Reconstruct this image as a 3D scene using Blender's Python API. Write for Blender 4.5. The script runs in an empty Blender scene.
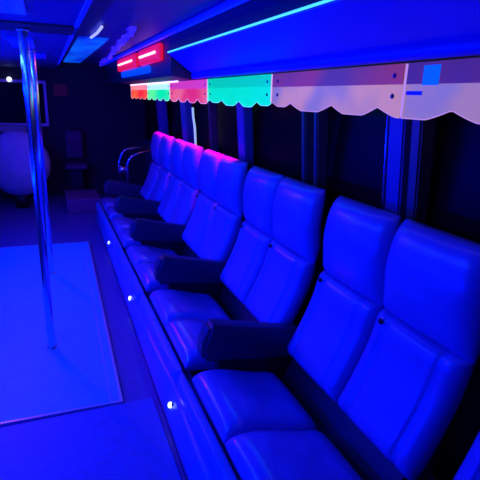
import bpy, bmesh, math, random
from mathutils import Vector, Matrix
random.seed(7)
S = bpy.context.scene
COL = S.collection
# ------------------------------------------------------------------ camera
cd = bpy.data.cameras.new('camera'); cam = bpy.data.objects.new('camera', cd); COL.objects.link(cam)
f = 468.0
Yw = Vector((45-240, 92-240, f)).normalized()               # aisle direction in camera frame (right, down, forward)
Xw = Vector((1440-240, 140-240, f)); Xw = (Xw - Xw.dot(Yw)*Yw).normalized()
Zw = -Yw.cross(Xw)
if Zw.y > 0: Zw = -Zw
right = Vector((Xw.x, Yw.x, Zw.x)); down = Vector((Xw.y, Yw.y, Zw.y)); fwd = Vector((Xw.z, Yw.z, Zw.z))
R = Matrix((right, -down, -fwd)).transposed()
cam.matrix_world = Matrix.Translation((0, 0, 1.6)) @ R.to_4x4()
cd.sensor_width = 36; cd.lens = 36*f/480; cd.clip_start = 0.02
S.camera = cam
# ------------------------------------------------------------------ world, exposure, lights
w = bpy.data.worlds.new('night'); S.world = w; w.use_nodes = True
w.node_tree.nodes['Background'].inputs[0].default_value = (0.0, 0.01, 0.25, 1)
w.node_tree.nodes['Background'].inputs[1].default_value = 0.03
S.view_settings.view_transform = 'Standard'; S.view_settings.look = 'None'
S.view_settings.exposure = 0; S.view_settings.gamma = 1; S.view_settings.use_curve_mapping = False
BLUE = (0.0, 0.003, 1.0)
def area(name, loc, target, sx, sy, power, col=BLUE, spread=180):
    l = bpy.data.lights.new(name, 'AREA'); l.shape = 'RECTANGLE'; l.size = sx; l.size_y = sy
    l.energy = power; l.color = col; l.spread = math.radians(spread)
    o = bpy.data.objects.new(name, l); COL.objects.link(o); o.location = loc
    d = Vector(target) - Vector(loc)
    q = d.to_track_quat('-Z', 'Y'); o.rotation_euler = q.to_euler()
    return o
def strip_y(name, loc, dirv, wid, length, power, col=BLUE, spread=180):     # strip light running along the bus
    l = bpy.data.lights.new(name, 'AREA'); l.shape = 'RECTANGLE'; l.size = wid; l.size_y = length
    l.energy = power; l.color = col; l.spread = math.radians(spread)
    o = bpy.data.objects.new(name, l); COL.objects.link(o)
    z = -Vector(dirv).normalized(); y = Vector((0, 1, 0)); x = y.cross(z).normalized(); y = z.cross(x)
    o.matrix_world = Matrix.Translation(loc) @ Matrix((x, y, z)).transposed().to_4x4()
    return o
strip_y('left_rack_strip_light', (-0.92, 3.5, 1.66), (1, 0, -0.55), 0.06, 4.8, 95)
strip_y('left_rack_led_line_light', (-0.86, 3.2, 1.86), (1, 0, -0.6), 0.010, 4.5, 2.5, (0.15, 0.7, 1.0))  # added unseen strip, puts bright streaks on the chrome poles
strip_y('left_wall_low_strip_light', (-1.10, 3.1, 0.95), (1, 0, 0.22), 0.06, 4.6, 95)  # added unseen fill, lifts the rack underside and seat backs
area('ceiling_panel_light', (-0.42, 1.80, 1.90), (-0.3, 2.4, 0), 0.6, 1.2, 26, (0, 0.022, 1))
area('dance_floor_light', (-0.35, 3.9, 1.90), (-0.2, 3.7, 0), 0.4, 1.2, 20, (0, 0.03, 1))
area('left_red_lamp_light', (-0.84, 5.0, 1.93), (0.55, 2.5, 0.3), 0.05, 0.07, 0.75, (1, 0.0, 0.25), 45)
area('left_far_red_lamp_light', (-0.84, 6.3, 1.93), (0.55, 3.9, 0.3), 0.05, 0.07, 0.75, (1, 0.0, 0.25), 45)
area('front_blue_light', (-0.85, 6.7, 1.4), (-0.3, 7.6, 0.7), 0.15, 0.15, 1.2)
strip_y('behind_valance_pink_light', (1.272, 4.85, 1.71), (0.0, 0, -1), 0.02, 3.2, 10.5, (1.0, 0.0, 0.32), 10)  # added narrow beam, tints the headrest tops pink
area('step_purple_light', (0.45, 5.9, 1.6), (0.35, 6.6, 0.0), 0.1, 0.1, 1.5, (0.5, 0.0, 0.8))

# ------------------------------------------------------------------ helpers
def mat(name, base, rough=0.5, metal=0.0, emit=None, es=0.0, spec=0.5, bump=None, var=0.0, coat=0.0, alpha=None, trans=0):
    m = bpy.data.materials.new(name); m.use_nodes = True; nt = m.node_tree; b = nt.nodes['Principled BSDF']
    b.inputs['Base Color'].default_value = (*base, 1); b.inputs['Roughness'].default_value = rough
    b.inputs['Metallic'].default_value = metal; b.inputs['Specular IOR Level'].default_value = spec
    b.inputs['Coat Weight'].default_value = coat; b.inputs['Coat Roughness'].default_value = 0.14; b.inputs['Transmission Weight'].default_value = trans
    if emit: b.inputs['Emission Color'].default_value = (*emit, 1); b.inputs['Emission Strength'].default_value = es
    if bump or var:
        tc = nt.nodes.new('ShaderNodeTexCoord'); n = nt.nodes.new('ShaderNodeTexNoise')
        n.inputs['Scale'].default_value = bump[0] if bump else 6; n.inputs['Detail'].default_value = 5
        nt.links.new(tc.outputs['Object'], n.inputs['Vector'])
        if bump:
            bp = nt.nodes.new('ShaderNodeBump'); bp.inputs['Strength'].default_value = bump[1]; bp.inputs['Distance'].default_value = 0.01
            nt.links.new(n.outputs['Fac'], bp.inputs['Height']); nt.links.new(bp.outputs['Normal'], b.inputs['Normal'])
        if var:
            r = nt.nodes.new('ShaderNodeValToRGB')
            r.color_ramp.elements[0].position = 0.3; r.color_ramp.elements[1].position = 0.7
            r.color_ramp.elements[0].color = (*[c*(1-var) for c in base], 1); r.color_ramp.elements[1].color = (*[min(1, c*(1+var)) for c in base], 1)
            nt.links.new(n.outputs['Fac'], r.inputs['Fac']); nt.links.new(r.outputs['Color'], b.inputs['Base Color'])
    return m
def emis_noise(name, base, c1, c2, scale, strength, rough=0.3, tex='noise'):
    m = mat(name, base, rough); nt = m.node_tree; b = nt.nodes['Principled BSDF']
    tc = nt.nodes.new('ShaderNodeTexCoord')
    n = nt.nodes.new('ShaderNodeTexNoise'); n.inputs['Scale'].default_value = scale; n.inputs['Detail'].default_value = 2
    r = nt.nodes.new('ShaderNodeValToRGB'); r.color_ramp.elements[0].position = 0.38; r.color_ramp.elements[1].position = 0.62
    r.color_ramp.elements[0].color = (*c1, 1); r.color_ramp.elements[1].color = (*c2, 1)
    nt.links.new(tc.outputs['Object'], n.inputs['Vector']); nt.links.new(n.outputs['Fac'], r.inputs['Fac'])
    b.inputs['Specular IOR Level'].default_value = 0.15
    nt.links.new(r.outputs['Color'], b.inputs['Emission Color']); b.inputs['Emission Strength'].default_value = strength
    return m
M = {}
M['vinyl'] = mat('seat_vinyl', (0.12, 0.14, 0.44), 0.32, bump=(8, 0.4), var=0.08, coat=0.25)
M['cushion'] = mat('cushion_vinyl', (0.16, 0.14, 0.46), 0.27, bump=(9, 0.35), var=0.1, coat=1.0)
M['arm'] = mat('arm_vinyl', (0.04, 0.035, 0.06), 0.35, bump=(60, 0.1))
M['black'] = mat('black_plastic', (0.012, 0.012, 0.016), 0.5)
M['skirt'] = mat('skirt_vinyl', (0.08, 0.2, 0.46), 0.32, bump=(14, 0.25), var=0.12)
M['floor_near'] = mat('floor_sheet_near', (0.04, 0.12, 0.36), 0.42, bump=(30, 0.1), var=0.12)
M['floor'] = mat('floor_sheet', (0.10, 0.07, 0.25), 0.40, bump=(30, 0.1), var=0.12)
M['dance'] = mat('dance_floor_panel', (0.06, 0.55, 0.70), 0.45, bump=(22, 0.25), var=0.12)
M['edge'] = mat('aluminium_edge', (0.7, 0.6, 0.7), 0.3, 0.6)
M['chrome'] = mat('chrome', (0.8, 0.82, 0.88), 0.16, 1.0)
M['ceiling'] = mat('ceiling_lining', (0.02, 0.03, 0.22), 0.55, var=0.1)
M['wall'] = mat('wall_lining', (0.10, 0.10, 0.12), 0.6)
M['front'] = mat('front_lining', (0.02, 0.02, 0.025), 0.7)
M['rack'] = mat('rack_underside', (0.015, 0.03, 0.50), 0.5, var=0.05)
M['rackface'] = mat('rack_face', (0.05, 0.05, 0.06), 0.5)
M['post'] = mat('window_post', (0.03, 0.05, 0.26), 0.4)
M['postdim'] = mat('window_divider', (0.06, 0.06, 0.08), 0.4)
M['glass'] = mat('dark_glass', (0.003, 0.003, 0.005), 0.3, spec=0.06)
M['led_cyan'] = mat('led_cyan', (0.2, 0.6, 0.9), 0.4, emit=(0.06, 0.55, 1.0), es=1.6)
M['led_white'] = mat('led_white', (0.9, 0.8, 0.9), 0.4, emit=(1.0, 0.75, 0.85), es=1.6)
M['led_ice'] = mat('led_ice', (0.9, 0.9, 0.9), 0.4, emit=(0.65, 0.8, 1.0), es=2.5)
M['red_core'] = mat('red_lamp_core', (1, .6, .6), 0.4, emit=(1.0, 0.45, 0.5), es=3.0)
M['red_body'] = mat('red_lamp_body', (0.8, 0.02, 0.05), 0.35, emit=(0.75, 0.005, 0.04), es=0.9)
M['blue_lamp'] = mat('blue_lamp', (0.02, 0.1, 0.8), 0.4, emit=(0.0, 0.06, 1.0), es=1.0)
M['ceil_lamp'] = mat('ceiling_lamp', (0.05, 0.1, 0.8), 0.4, emit=(0.0, 0.01, 1.0), es=1.3)
M['rail_lamp'] = mat('rail_lamp', (0.1, 0.1, 0.6), 0.4, emit=(0.0, 0.003, 0.45), es=1.0)
M['pad'] = mat('rounded_padding', (0.45, 0.45, 0.5), 0.6, var=0.15)
M['dimpurple'] = mat('dim_purple_cloth', (0.12, 0.02, 0.10), 0.8, var=0.2)
M['sign'] = mat('red_sign', (0.06, 0.003, 0.01), 0.5, emit=(0.25, 0.0, 0.03), es=0.03)
M['purpleframe'] = mat('frame_metal', (0.55, 0.4, 0.7), 0.4)
M['screw'] = mat('screw_dark', (0.02, 0.02, 0.15), 0.4, 0.3)
M['pale'] = mat('pale_strip', (0.8, 0.9, 0.85), 0.5, emit=(0.55, 0.75, 0.7), es=0.55)

def obj(name, bm, m, parent=None, smooth=False):
    me = bpy.data.meshes.new(name); bmesh.ops.recalc_face_normals(bm, faces=bm.faces); bm.to_mesh(me); bm.free()
    o = bpy.data.objects.new(name, me); COL.objects.link(o)
    for x in (m if isinstance(m, (list, tuple)) else [m]): me.materials.append(x)
    if smooth:
        for p in me.polygons: p.use_smooth = True
    if parent: o.parent = parent
    if smooth: o.modifiers.new('weighted_normal', 'WEIGHTED_NORMAL').keep_sharp = True
    return o
def thing(name, label, cat, loc=(0, 0, 0), group=None):
    o = bpy.data.objects.new(name, None); COL.objects.link(o); o.location = loc; o.empty_display_size = .1
    o['label'] = label; o['category'] = cat
    if group: o['group'] = group
    return o
def tag(o, label, cat, group=None):
    o['label'] = label; o['category'] = cat
    if group: o['group'] = group
    return o
def struct(name, bm, m, parent=None, smooth=False):
    o = obj(name, bm, m, parent, smooth)
    if not parent: o['kind'] = 'structure'
    return o
def box(x0, x1, y0, y1, z0, z1, bev=0.0, seg=3, bm=None):
    bm = bm or bmesh.new()
    r = bmesh.ops.create_cube(bm, size=1)
    bmesh.ops.scale(bm, vec=(x1-x0, y1-y0, z1-z0), verts=r['verts'])
    bmesh.ops.translate(bm, vec=((x0+x1)/2, (y0+y1)/2, (z0+z1)/2), verts=r['verts'])
    if bev:
        es = set()
        for v in r['verts']: es.update(v.link_edges)
        bmesh.ops.bevel(bm, geom=list(es), offset=bev, segments=seg, affect='EDGES', profile=0.5)
    return bm
def prism(pts, y0, y1, bev=0.0, seg=3):          # polygon in (x,z), extruded along y
    bm = bmesh.new()
    a = [bm.verts.new((x, y0, z)) for x, z in pts]; b = [bm.verts.new((x, y1, z)) for x, z in pts]
    n = len(pts); bm.faces.new(a); bm.faces.new(list(reversed(b)))
    for i in range(n): bm.faces.new((a[i], b[i], b[(i+1) % n], a[(i+1) % n]))
    if bev: bmesh.ops.bevel(bm, geom=list(bm.edges), offset=bev, segments=seg, affect='EDGES')
    return bm
def tube(pts, r, n=14, bm=None, cap=True):
    bm = bm or bmesh.new(); pts = [Vector(p) for p in pts]; rings = []
    up = None
    for i, p in enumerate(pts):
        t = (pts[min(i+1, len(pts)-1)] - pts[max(i-1, 0)]).normalized()
        if up is None: up = t.orthogonal().normalized()
        up = (up - up.dot(t)*t).normalized(); sd = t.cross(up)
        rings.append([bm.verts.new(p + r*(math.cos(2*math.pi*k/n)*up + math.sin(2*math.pi*k/n)*sd)) for k in range(n)])
    for a, b in zip(rings, rings[1:]):
        for k in range(n): bm.faces.new((a[k], a[(k+1) % n], b[(k+1) % n], b[k]))
    if cap: bm.faces.new(list(reversed(rings[0]))); bm.faces.new(rings[-1])
    return bm
def smooth_path(pts, k=8):
    P = [Vector(p) for p in pts]; out = []
    for i in range(len(P)-1):
        a = P[max(i-1, 0)]; b = P[i]; c = P[i+1]; d = P[min(i+2, len(P)-1)]
        for j in range(k):
            t = j/k
            out.append(0.5*((2*b) + (-a+c)*t + (2*a-5*b+4*c-d)*t*t + (-a+3*b-3*c+d)*t**3))
    out.append(P[-1]); return out
def pillow(path, y0, y1, front, back, pu=8, pv=8, grooves=(), gd=0.01, nu=34, nv=26, wfun=None, crown=0.0):
    """padded slab: path = (x,z) polyline; normal is to the left of travel rotated (front side)."""
    P = smooth_path([(x, 0, z) for x, z in path], 8)
    L = [0]
    for a, b in zip(P, P[1:]): L.append(L[-1] + (b-a).length)
    def at(v):
        s = v*L[-1]
        for i in range(len(P)-1):
            if s <= L[i+1] or i == len(P)-2:
                t = (s-L[i])/max(1e-9, L[i+1]-L[i]); p = P[i].lerp(P[i+1], min(max(t, 0), 1)); d = (P[i+1]-P[i]).normalized()
                return p, Vector((-d.z, 0, d.x))
    bm = bmesh.new()
    cu = [0.5-0.5*math.cos(math.pi*i/nu) for i in range(nu+1)]; cv = [0.5-0.5*math.cos(math.pi*i/nv) for i in range(nv+1)]
    F, B = [], []
    for v in cv:
        p, N = at(v); rf, rb = [], []
        for u in cu:
            e = max(0.0, (1-abs(2*u-1)**pu))**0.5 * max(0.0, (1-abs(2*v-1)**pv))**0.5
            g = sum(gd*math.exp(-((u-c)/0.018)**2) for c in grooves) * min(1, 3*e)
            puff = 1 + crown*math.cos(math.pi*(u-.5))
            yy = y0 + (y1-y0)*u
            if wfun: yy = (y0+y1)/2 + (yy-(y0+y1)/2)*wfun(v)
            q = p + N*(front*e*puff - g); q.y = yy; h = p - N*back*e; h.y = yy
            edge = u in (0.0, 1.0) or e < 1e-6
            vf = bm.verts.new(q); rf.append(vf); rb.append(vf if edge else bm.verts.new(h))
        F.append(rf); B.append(rb)
    for i in range(nv):
        for j in range(nu):
            for G in (F, B):
                vs = [G[i][j], G[i+1][j], G[i+1][j+1], G[i][j+1]]
                u_ = []
                for x in vs:
                    if x not in u_: u_.append(x)
                if len(u_) >= 3:
                    try: bm.faces.new(u_)
                    except ValueError: pass
    return bm
def copy_tree(o, parent=None):
    c = o.copy(); COL.objects.link(c)
    if parent: c.parent = parent
    for ch in list(o.children): copy_tree(ch, c)
    return c

# ------------------------------------------------------------------ structure
CZ = 2.05
LZ = 1.93
struct('floor', box(-1.15, 1.5, -1.6, 8.0, -0.08, 0.0), M['floor'])
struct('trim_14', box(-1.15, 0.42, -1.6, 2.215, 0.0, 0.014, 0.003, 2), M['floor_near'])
struct('ceiling', prism([(-1.15, LZ), (0.185, LZ), (0.225, CZ), (1.5, CZ), (1.5, CZ+0.06), (-1.15, CZ+0.06)], -1.6, 8.0), M['ceiling'])
struct('wall_left', box(-1.23, -1.15, -1.6, 8.0, -0.08, CZ+0.06), M['wall'])
struct('wall_back', box(-1.15, 1.5, -1.68, -1.6, -0.08, CZ+0.06), M['wall'])
struct('wall_front', box(-1.15, 1.5, 8.0, 8.08, -0.08, CZ+0.06), M['front'])
struct('wall_right', box(1.5, 1.58, -1.6, 8.0, -0.08, 0.92), M['wall'])
struct('trim_1', box(1.44, 1.58, -1.6, 8.0, 1.62, CZ+0.06), M['rackface'])
struct('trim_2', box(1.40, 1.5, -1.6, 8.0, 0.86, 0.94, 0.01), M['postdim'])
# windows: glass between posts
posts = [(-0.05, 0.07), (1.60, 1.70), (3.37, 3.52), (5.03, 5.24), (6.2, 6.5)]
ys = [-1.6, -0.0, 1.70, 3.45, 5.15, 6.35, 8.0]
for i in range(6):
    g = struct('window_%d' % (i+1), box(1.50, 1.512, ys[i], ys[i+1], 0.93, 1.64), M['glass'])
def post(y0, y1, m, n):
    bm = prism([(1.36, 1.64), (1.44, 1.64), (1.49, 0.93), (1.42, 0.93)], y0, y1, 0.008, 2)
    return struct('trim_%d' % n, bm, m)
for i, (a, b) in enumerate(posts): post(a, b, M['post'], 3+i)
for i, (a, b) in enumerate([(1.50, 1.56), (2.30, 2.34), (2.44, 2.48), (4.2, 4.24)]): post(a, b, M['postdim'], 8+i)

# dark cross channel on the ceiling
struct('trim_12', box(-1.15, 0.185, 2.75, 3.10, LZ-0.010, LZ), M['front'])

# front end of the bus
o = struct('window_7', box(-1.1, -0.02, 7.96, 7.985, 1.14, 1.72), M['glass'])
fr = bmesh.new()
box(-0.02, 0.02, 7.93, 7.99, 1.10, 1.76, bm=fr); box(-1.1, -0.02, 7.93, 7.99, 1.72, 1.76, bm=fr); box(-0.9, -0.02, 7.93, 7.99, 1.10, 1.14, bm=fr)
obj('window_frame', fr, M['purpleframe'], o)

# ------------------------------------------------------------------ double seats
def make_seat():
    """built at module origin y=0 .. 0.90 ; arm at far end"""
    t = thing('double_bus_seat', 'x', 'seat', (0.8, 0.45, 0.28))
    O = (-0.8, -0.45, -0.28)
    def part(name, bm, m, parent=t, smooth=True):
        bmesh.ops.translate(bm, vec=O, verts=bm.verts)
        return obj(name, bm, m, parent, smooth)
    W = 0.45
    for k in range(2):
        a = k*0.4725 - 0.05 + 0.003; b = (k+1)*0.4725 - 0.05 - 0.002
        low = [(1.085, 0.335), (1.15, 0.45), (1.225, 0.62), (1.266, 0.778)]
        # travel upward, front side faces the aisle (-x)
        part('backrest', pillow(low, a+0.004, b-0.004, 0.060, 0.045, 10, 14, grooves=(0.17, 0.80), gd=0.022, crown=0.15), M['vinyl'])
        up = [(1.268, 0.772), (1.278, 0.86), (1.272, 0.97), (1.285, 1.07), (1.305, 1.165)]
        part('headrest', pillow(up, a, b, 0.070, 0.045, 6, 5, wfun=lambda v: 1-0.07*v**5, crown=0.2), M['vinyl'])
        bt = bmesh.new(); bmesh.ops.create_uvsphere(bt, u_segments=14, v_segments=8, radius=0.013)
        bmesh.ops.scale(bt, vec=(.6, 1, 1), verts=bt.verts); bmesh.ops.translate(bt, vec=(1.192, b-0.07, 0.755), verts=bt.verts)
        part('button', bt, M['black'])
        # cushion: travel from back to front so that front side is up
        cu = [(1.00, 0.200), (0.86, 0.225), (0.68, 0.275), (0.556, 0.278)]
        c = pillow(list(reversed(cu)), a, b, 0.062, 0.055, 10, 9, crown=0.15)
        part('seat_cushion', c, M['cushion'])
    part('front_apron', pillow([(0.540, 0.158), (0.527, 0.20), (0.538, 0.262)], 0.0-0.045, 1.0, 0.034, 0.02, 12, 6), M['skirt'])
    # black shell behind and beneath
    part('seat_shell', prism([(1.13, 0.29), (1.335, 0.79), (1.35, 1.10), (1.365, 1.10), (1.37, 0.77), (1.22, 0.16), (1.14, 0.16)], 0.02, 0.88, 0.006, 2), M['black'], smooth=False)
    part('seat_frame', prism([(0.62, 0.157), (0.62, 0.19), (0.95, 0.175), (1.05, 0.19), (1.12, 0.33), (1.17, 0.30), (1.17, 0.157)], 0.02, 0.88), M['black'], smooth=False)
    # armrest at the far end, sloping down to the back
    y0, y1 = 0.872, 0.990
    arm = prism([(0.600, 0.44), (0.645, 0.560), (1.17, 0.445), (1.17, 0.285), (0.610, 0.365)], y0, y1, 0.022, 4)
    part('armrest', arm, M['arm'])
    part('armrest_support', prism([(0.70, 0.157), (0.70, 0.36), (1.15, 0.30), (1.15, 0.157)], y0+0.025, y1-0.025), M['black'], smooth=False)
    return t
seat0 = make_seat()
lab = ['double padded bus seat cut off by the lower right corner of the picture',
       'nearest double bus seat fully in view, with seamed headrests, right of the nearest armrest',
       'second double bus seat from the viewer, behind the nearest thick armrest',
       'third double bus seat from the viewer, beneath the teal valance panel',
       'fourth double bus seat from the viewer, next to last before the grab rail',
       'farthest double bus seat, beside the chrome grab rail']
seats = []
for i in range(6):
    s = seat0 if i == 0 else copy_tree(seat0)
    s.location.y = 0.45 + (-0.02 + 1.05*i)
    if i == 1: s.location.y += 0.0
    s['label'] = lab[i]; s['group'] = 'double seats along the right side'
    seats.append(s)
for ch in list(seats[0].children):
    if ch.name.startswith('armrest'): bpy.data.objects.remove(ch)
# ------------------------------------------------------------------ padded plinth beneath the seats
bm = bmesh.new()
prof = [(0.446, 0.0), (0.453, 0.03), (0.464, 0.07), (0.476, 0.105), (0.486, 0.13), (0.496, 0.148), (0.512, 0.155), (1.35, 0.155), (1.35, 0.0)]
ny = 160; Y0, Y1 = -0.4, 6.36
rows = []
for i in range(ny+1):
    y = Y0 + (Y1-Y0)*i/ny
    ph = (y+0.02) / 1.05; k = ph - math.floor(ph)
    bul = 0.022*abs(math.sin(math.pi*k))**0.6 - 0.012
    rows.append([bm.verts.new((x + (0.012*(y-2) if x < 1 else 0) - (bul*min(1, z/0.12) if j < 6 else 0), y, z)) for j, (x, z) in enumerate(prof)])
n = len(prof)
for a, b in zip(rows, rows[1:]):
    for j in range(n): bm.faces.new((a[j], b[j], b[(j+1) % n], a[(j+1) % n]))
bm.faces.new(rows[0]); bm.faces.new(list(reversed(rows[-1])))
pl = obj('seat_plinth', bm, M['skirt'], None, True)
tag(pl, 'long padded plinth with bulging face running under the row of seats', 'seat base')
for i, y in enumerate([2.0, 3.38, 4.87]):
    t = thing('plinth_light', ['white pinpoint step light low on the plinth, nearest the viewer', 'white pinpoint light on the plinth, middle of three', 'white pinpoint light on the plinth, farthest from the viewer'][i], 'light', (0.466+0.013*(y-2), y, 0.102), 'step lights on the plinth')
    b1 = bmesh.new(); bmesh.ops.create_uvsphere(b1, u_segments=12, v_segments=8, radius=0.011); bmesh.ops.scale(b1, vec=(1.1, .7, 1.7), verts=b1.verts)
    obj('lens', b1, M['led_ice'], t, True)
    b2 = bmesh.new(); bmesh.ops.create_cone(b2, segments=16, radius1=0.012, radius2=0.010, depth=0.012, cap_ends=True)
    bmesh.ops.rotate(b2, cent=(0, 0, 0), matrix=Matrix.Rotation(math.radians(90), 3, 'Y'), verts=b2.verts); bmesh.ops.translate(b2, vec=(0.012, 0, 0), verts=b2.verts)
    obj('bezel', b2, M['black'], t, True)

# ------------------------------------------------------------------ dance floor
t = thing('dance_floor', 'raised bright dance floor panel with metal edging around the poles', 'dance floor', (-0.355, 3.75, 0))
t.rotation_euler.z = -0.022
obj('panel', box(-0.65, 0.655-0.02, -1.5, 1.5, 0.0, 0.018), M['dance'], t)
e = bmesh.new()
box(0.635, 0.65, -1.515, 1.515, 0.0, 0.022, bm=e); box(-0.66, 0.635, -1.515, -1.5, 0.0, 0.021, bm=e); box(-0.66, 0.635, 1.5, 1.515, 0.0, 0.021, bm=e)
obj('edging', e, M['edge'], t)
obj('inlay_line', box(0.585, 0.590, -1.5, 1.5, 0.0175, 0.0195), M['edge'], t)
for (x, y, lb) in [(-0.085, 2.94, 'chrome dance pole nearer the viewer, its foot mid dance floor'), (-0.072, 4.34, 'chrome dance pole farther away, its foot near the back of the dance floor')]:
    t = thing('dance_pole', lb, 'pole', (x, y, 0.018), 'dance poles')
    obj('pole', tube([(0, 0, 0.0), (0, 0, LZ-0.018-(0.01 if y < 3 else 0))], 0.024, 20), M['chrome'], t, True)
    obj('ceiling_flange', tube([(0, 0, LZ-0.040), (0, 0, LZ-0.0285)], 0.032, 24), M['chrome'], t, True)
    obj('collar', tube([(0, 0, 0.0), (0, 0, 0.012)], 0.030, 24), M['chrome'], t, True)

# ------------------------------------------------------------------ overhead rack
t = thing('overhead_rack', 'broad blue-lit overhead luggage rack above the near seats', 'luggage rack', (1.0, 1.0, 1.9))
def rk(name, bm, m, smooth=False):
    bmesh.ops.translate(bm, vec=(-1.0, -1.0, -1.9), verts=bm.verts); return obj(name, bm, m, t, smooth)
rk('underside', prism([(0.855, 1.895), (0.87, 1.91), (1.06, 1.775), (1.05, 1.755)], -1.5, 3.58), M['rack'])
rk('lower_lip', tube([(1.048, -1.5, 1.752), (1.048, 3.58, 1.752)], 0.024, 16), M['rack'], True)
rk('light_strip', tube([(0.85, -1.5, 1.905), (0.85, 3.58, 1.905)], 0.0048, 10), M['led_cyan'], True)
rk('upper_face', prism([(0.855, 1.912), (0.88, 1.912), (0.90, CZ-.001), (0.875, CZ-.001)], -1.5, 3.58), M['rackface'])
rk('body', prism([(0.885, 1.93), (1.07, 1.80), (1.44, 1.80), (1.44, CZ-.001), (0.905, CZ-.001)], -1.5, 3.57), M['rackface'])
t2 = thing('overhead_locker', 'dark overhead locker past the end of the lit rack, carrying the red lamps', 'locker', (1.1, 5.8, 1.9))
lk = prism([(0.885, 1.75), (0.885, CZ-.001), (1.43, CZ-.001), (1.43, 1.73), (1.0, 1.73)], 3.62, 7.9, 0.01, 2)
bmesh.ops.translate(lk, vec=(-1.1, -5.8, -1.9), verts=lk.verts); obj('body', lk, M['rackface'], t2)
for i, (y0, y1) in enumerate([(3.86, 4.72), (4.95, 6.15)]):
    t = thing('red_lamp', ['red glowing lamp with white tube, the nearer of the two on the dark locker', 'red glowing lamp with white tube, the farther of the two on the dark locker'][i], 'lamp', (0.86, (y0+y1)/2, 1.930), 'red lamps on the locker')
    h = (y1-y0)/2
    obj('housing', box(-0.026, 0.024, -h, h, -0.068, 0.066, 0.023, 5), M['red_body'], t, True)
    obj('light_tube', tube([(-0.026, -h*0.8, 0.002), (-0.026, h*0.8, 0.002)], 0.010, 12), M['red_core'], t, True)
    pl_ = bpy.data.lights.new('red_glow', 'AREA'); pl_.shape = 'RECTANGLE'; pl_.size = 0.02; pl_.size_y = (y1-y0)*0.8; pl_.energy = 0.35; pl_.color = (1, 0.0, 0.12)
    po = bpy.data.objects.new('red_glow', pl_); COL.objects.link(po)
    po.matrix_world = Matrix.Translation((0.835, (y0+y1)/2, 1.93)) @ Matrix(((0, 0, 1), (0, 1, 0), (-1, 0, 0))).to_4x4()   # faces -x
    po.rotation_euler = (0, math.radians(60), 0)
tag(obj('blue_lamp', box(0.840, 0.884, 4.35, 5.9, 1.790, 1.856, 0.020, 4), M['blue_lamp'], None, True), 'blue glowing bar lamp below the two red lamps', 'lamp')

# ------------------------------------------------------------------ valance panels
cusps = [-0.55, -0.24, 0.07, 0.38, 0.72, 1.04, 1.37, 1.66, 2.01, 2.2, 2.40, 2.66, 2.96, 3.21, 3.5, 3.78, 4.06, 4.36, 4.64, 4.92, 5.18, 5.46, 5.74, 6.0, 6.26, 6.56]
def zb(y):
    for a, b in zip(cusps, cusps[1:]):
        if a <= y <= b:
            u = (y-a)/(b-a); return 1.588 - 0.030*min(1.0, 1.25*math.sin(math.pi*u))*(1 if b-a > .25 else .6)
    return 1.58
vm = {
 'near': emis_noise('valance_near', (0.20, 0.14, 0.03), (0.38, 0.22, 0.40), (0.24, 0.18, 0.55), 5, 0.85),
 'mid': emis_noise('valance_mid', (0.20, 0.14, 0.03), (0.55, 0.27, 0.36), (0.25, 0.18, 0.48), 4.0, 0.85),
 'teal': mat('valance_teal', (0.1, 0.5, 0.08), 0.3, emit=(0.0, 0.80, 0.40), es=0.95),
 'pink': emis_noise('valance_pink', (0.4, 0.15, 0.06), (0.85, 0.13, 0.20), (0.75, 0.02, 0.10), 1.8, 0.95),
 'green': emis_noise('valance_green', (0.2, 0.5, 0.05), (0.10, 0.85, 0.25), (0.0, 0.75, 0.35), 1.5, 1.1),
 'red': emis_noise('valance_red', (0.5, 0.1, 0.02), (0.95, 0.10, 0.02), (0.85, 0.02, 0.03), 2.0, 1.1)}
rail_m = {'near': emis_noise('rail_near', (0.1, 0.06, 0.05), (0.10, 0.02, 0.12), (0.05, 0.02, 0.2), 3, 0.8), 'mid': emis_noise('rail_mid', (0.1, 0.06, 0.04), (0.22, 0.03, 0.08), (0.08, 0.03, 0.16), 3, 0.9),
 'teal': mat('rail_teal', (0.1, 0.4, 0.06), 0.3, emit=(0.0, 0.66, 0.36), es=0.85), 'pink': mat('rail_pink', (0.4, 0.1, 0.2), 0.3, emit=(0.75, 0.05, 0.12), es=0.8),
 'green': mat('rail_green', (0.5, 0.6, 0.4), 0.3, emit=(0.5, 0.9, 0.6), es=1.0), 'red': mat('rail_red', (0.6, 0.2, 0.2), 0.3, emit=(1, 0.25, 0.15), es=1.0)}
edge_m = {'near': mat('edge_lilac', (0.3, 0.2, 0.2), 0.3, emit=(0.50, 0.26, 0.50), es=0.9), 'teal': mat('edge_teal', (0.2, 0.7, 0.6), 0.3, emit=(0.2, 0.95, 0.7), es=0.9),
 'pink': mat('edge_pink', (0.7, 0.5, 0.5), 0.3, emit=(0.95, 0.45, 0.5), es=0.9), 'green': mat('edge_green', (0.5, 0.7, 0.5), 0.3, emit=(0.5, 0.95, 0.5), es=0.9), 'red': mat('edge_orange', (0.7, 0.4, 0.3), 0.3, emit=(1, 0.4, 0.15), es=0.9)}
edge_m['mid'] = edge_m['near']
ZT = 1.722
spec = [(-0.5, 0.2, 'near', None), (0.2, 1.25, 'near', 'smoky lilac scalloped valance panel nearest the viewer, at the right edge of the picture'),
        (1.25, 2.22, 'mid', 'pinkish grey scalloped valance panel between the teal one and the lilac one'),
        (2.22, 3.26, 'teal', 'backlit teal scalloped valance panel'),
        (3.26, 4.36, 'pink', 'backlit salmon pink scalloped valance panel beyond the teal one'),
        (4.36, 5.40, 'green', 'backlit small green scalloped valance panel between pink and orange ones'),
        (5.40, 6.50, 'red', 'backlit orange red scalloped valance panel at the far end')]
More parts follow.
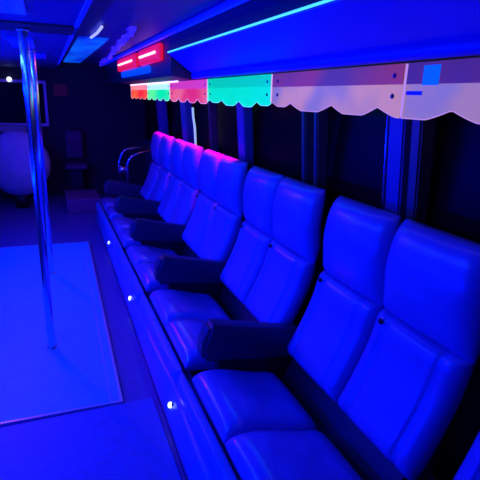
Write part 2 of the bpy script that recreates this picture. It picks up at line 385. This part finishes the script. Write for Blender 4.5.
for y0, y1, k, lb in spec:
    if lb is None: continue
    yc = (y0+y1)/2
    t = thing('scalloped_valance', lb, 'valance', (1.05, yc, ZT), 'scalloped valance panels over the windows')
    bm = bmesh.new(); N = 84; F = []; Bk = []
    for i in range(N+1):
        y = y0+0.004 + (y1-y0-0.008)*i/N
        F.append([bm.verts.new((0.0, y-yc, z-ZT)) for z in (zb(y), ZT)]); Bk.append([bm.verts.new((0.004, y-yc, z-ZT)) for z in (zb(y), ZT)])
    for i in range(N):
        bm.faces.new((F[i][0], F[i+1][0], F[i+1][1], F[i][1])); bm.faces.new((Bk[i][0], Bk[i][1], Bk[i+1][1], Bk[i+1][0]))
        bm.faces.new((F[i][0], Bk[i][0], Bk[i+1][0], F[i+1][0])); bm.faces.new((F[i][1], F[i+1][1], Bk[i+1][1], Bk[i][1]))
    bm.faces.new((F[0][0], F[0][1], Bk[0][1], Bk[0][0])); bm.faces.new((F[-1][0], Bk[-1][0], Bk[-1][1], F[-1][1]))
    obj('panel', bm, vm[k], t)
    obj('mounting_strip', box(-0.004, 0.0, y0-yc+0.004, y1-yc-0.004, -0.062, 0.0), rail_m[k], t)
    obj('edge_trim', tube([(0.0, y0+0.004+(y1-y0-0.008)*i/N-yc, zb(y0+0.004+(y1-y0-0.008)*i/N)-ZT) for i in range(N+1)], 0.0018, 6), edge_m[k], t, True)
    obj('joint_trim', box(-0.006, -0.004, y1-yc-0.014, y1-yc-0.006, zb(y1-0.01)-ZT+0.004, -0.002), edge_m['pink' if k != 'near' else 'near'], t)
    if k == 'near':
        obj('cyan_patch', box(-0.0055, -0.004, 1.10-yc, 1.165-yc, -0.066, -0.010), mat('cyan_patch', (0.0, 0.3, 0.6), 0.3, emit=(0.0, 0.18, 0.8), es=0.5), t)  # cyan reflection on the panel, painted as a glowing patch
        obj('blue_patch', box(-0.0015, 0.0, 1.165-yc, 1.235-yc, -0.094, -0.082), mat('blue_patch', (0.0, 0.03, 0.5), 0.3), t)  # blue dash of the same reflection, painted in plain colour
    for yy in ((y0+0.045, y1-0.075) if k != 'near' else (y0+0.045,)):
        for zz in (-0.035, -0.098):
            b1 = bmesh.new(); bmesh.ops.create_uvsphere(b1, u_segments=12, v_segments=6, radius=0.0085); bmesh.ops.scale(b1, vec=(.5, 1, 1), verts=b1.verts)
            bmesh.ops.translate(b1, vec=(-0.004, yy-yc, zz), verts=b1.verts); obj('screw', b1, M['screw'], t, True)
tag(obj('light_strip', box(1.040, 1.046, 4.05, 6.5, 1.716, 1.728), M['led_white']), 'glowing white pink light strip along the top of the far valance panels', 'light strip')
struct('trim_13', box(1.052, 1.44, 3.585, 7.9, 1.724, 1.73), M['rackface'])

# ------------------------------------------------------------------ ceiling fittings
tag(obj('ceiling_light_panel', box(-0.75, -0.05, 1.2, 2.43, LZ-0.012, LZ-0.001, 0.004, 2), M['ceil_lamp']), 'bright blue ceiling light panel in the upper left corner', 'ceiling light')
tag(obj('ceiling_strip', box(0.165, 0.186, 1.2, 6.4, LZ-0.01, LZ-0.001, 0.003, 2), M['rail_lamp']), 'dim blue strip running lengthwise down the middle of the ceiling', 'ceiling strip')
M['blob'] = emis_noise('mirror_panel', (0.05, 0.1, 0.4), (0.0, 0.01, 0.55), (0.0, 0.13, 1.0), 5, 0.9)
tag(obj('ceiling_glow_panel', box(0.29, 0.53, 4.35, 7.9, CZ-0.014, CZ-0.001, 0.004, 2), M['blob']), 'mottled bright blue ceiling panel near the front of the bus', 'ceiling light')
tag(obj('tube_lamp', tube([(0.375, 4.2, CZ-0.022), (0.39, 3.85, CZ-0.022), (0.385, 3.5, CZ-0.022)], 0.010, 10), mat('tube_soft', (.9, .9, 1), .4, emit=(.45, .5, 1), es=1.0), None, True), 'short thin white tube lamp on the ceiling', 'lamp')
def ray_garland():
    bm = bmesh.new()
    for i in range(130):
        u = i/129; c = Vector((0.57 + 0.25*u, 3.3 + 4.6*u, CZ-0.035 + 0.008*math.sin(9*u)))
        c += Vector((random.uniform(-.022, .022), 0, random.uniform(-.018, .018)))
        r = bmesh.ops.create_icosphere(bm, subdivisions=1, radius=random.uniform(.010, .022)); bmesh.ops.translate(bm, vec=c, verts=r['verts'])
    tube([(0.57, 3.3, CZ-0.035), (0.82, 7.9, CZ-0.035)], 0.014, 8, bm)
    return bm
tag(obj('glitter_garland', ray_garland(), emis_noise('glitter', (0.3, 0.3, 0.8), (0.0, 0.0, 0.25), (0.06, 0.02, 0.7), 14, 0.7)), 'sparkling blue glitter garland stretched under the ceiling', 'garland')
tag(obj('ceiling_rail', tube([(0.845, 1.9, CZ-0.024), (0.845, 7.8, CZ-0.024)], 0.020, 12), mat('rail_blue', (0.1, 0.1, 0.6), 0.3, emit=(0, 0.004, 0.75), es=0.9), None, True), 'blue round rail along the ceiling beside the overhead rack', 'rail')
for i, (x0, x1, y0, y1, es) in enumerate([(-0.20, -0.045, 3.5, 4.2, 0.45), (-0.085, 0.04, 4.85, 5.4, .3)]):  # blue reflections on the ceiling lining, built as glowing patches
    m = mat('dim_ceiling_lamp%d' % i, (0.02, 0.02, 0.4), 0.5, emit=(0, 0.005, 0.8), es=es)
    tag(obj('ceiling_lamp', box(x0, x1, y0, y1, LZ-0.014, LZ-0.001, 0.004, 2), m), ['small blue ceiling lamp behind the pole tops, the larger one', 'tiny dim blue ceiling lamp beyond the larger one'][i], 'ceiling light')

# ------------------------------------------------------------------ front end things
t = thing('rounded_seat', 'large rounded padded seat glowing blue at the far left behind the poles', 'seat', (-0.42, 7.25, 0.0))
obj('back_pad', (lambda b: (bmesh.ops.create_uvsphere(b, u_segments=36, v_segments=24, radius=1), bmesh.ops.scale(b, vec=(0.40, 0.22, 0.46), verts=b.verts), bmesh.ops.translate(b, vec=(0, 0, 0.63), verts=b.verts), b)[-1])(bmesh.new()), M['pad'], t, True)
obj('side_pad', (lambda b: (bmesh.ops.create_uvsphere(b, u_segments=30, v_segments=20, radius=1), bmesh.ops.scale(b, vec=(0.17, 0.20, 0.28), verts=b.verts), bmesh.ops.translate(b, vec=(0.25, 0.02, 0.62), verts=b.verts), b)[-1])(bmesh.new()), M['pad'], t, True)
obj('base', tube([(0, 0.02, 0.0), (0, 0.02, 0.25)], 0.09, 24), M['black'], t, True)
tag(obj('dashboard', box(-1.1, -0.30, 7.75, 7.985, 1.02, 1.11, 0.02, 3), M['pad'], None, True), 'blue dashboard ledge under the front window', 'ledge')
tag(obj('step', box(0.16, 0.62, 6.68, 7.4, 0.0, 0.20, 0.012, 2), mat('step_cover', (0.22, 0.05, 0.16), 0.7)), 'low purple lit step past the end of the aisle', 'step')
t = thing('folding_seat', 'small dim purple seat standing by the front wall beyond the step', 'seat', (0.36, 7.7, 0.0))
obj('backrest', box(-0.13, 0.13, 0.10, 0.18, 0.62, 1.05, 0.05, 4), M['dimpurple'], t, True)
obj('seat_pad', box(-0.16, 0.16, -0.18, 0.16, 0.48, 0.56, 0.03, 4), M['dimpurple'], t, True)
obj('pedestal', box(-0.10, 0.10, -0.05, 0.15, 0.0, 0.485, 0.02, 2), M['black'], t)
tag(obj('wall_sign', box(0.12, 0.32, 7.975, 7.998, 1.55, 1.72, 0.003, 1), M['sign']), 'dim red rectangular sign on the dark front wall', 'sign')
b = bmesh.new(); bmesh.ops.create_uvsphere(b, u_segments=16, v_segments=10, radius=0.035); bmesh.ops.translate(b, vec=(-0.47, 7.93, 1.76), verts=b.verts)
tag(obj('spot_lamp', b, mat('spot', (1, 1, 1), .4, emit=(.6, .75, 1), es=2), None, True), 'small round white lamp shining at the left before the front window', 'lamp')
# grab rail
t = thing('grab_rail', 'bent chrome grab rail beside the farthest seat', 'handrail', (0.98, 6.55, 0.0))
obj('rail', tube(smooth_path([(0.0, 0, 0.0), (0.0, 0, 0.35), (-0.01, 0, 0.62), (0.02, 0, 0.75), (0.12, 0, 0.82), (0.34, 0, 0.88)], 8), 0.022, 14), M['chrome'], t, True)
obj('rail', tube(smooth_path([(-0.11, 0.1, 0.62), (-0.10, .1, 0.72), (-0.03, .1, 0.86), (0.12, .1, 0.90), (0.34, .1, 0.92)], 8), 0.016, 14), M['chrome'], t, True)
obj('joint', tube([(-0.15, 0.05, 0.61), (0.03, 0.05, 0.61)], 0.05, 18), M['chrome'], t, True)
obj('rail', tube([(-0.10, 0.06, 0.0), (-0.10, 0.06, 0.6)], 0.014, 12), M['black'], t, True)
# pale streak of light in the window, built as a glowing tube
b = tube(smooth_path([(1.385, 4.78, 1.50), (1.39, 4.77, 1.4), (1.385, 4.70, 1.3), (1.395, 4.70, 1.12)], 6), 0.012, 8); bmesh.ops.scale(b, vec=(1, 1, 1), verts=b.verts)
tag(obj('hanging_strap', b, M['pale'], None, True), 'narrow pale strap hanging in the window above the fourth seat', 'strap')
tag(obj('post_trim', tube([(1.362, 1.703, 1.60), (1.405, 1.703, 1.0)], 0.005, 8), M['chrome'], None, True), 'thin chrome strip down the edge of the nearest window post', 'trim strip')
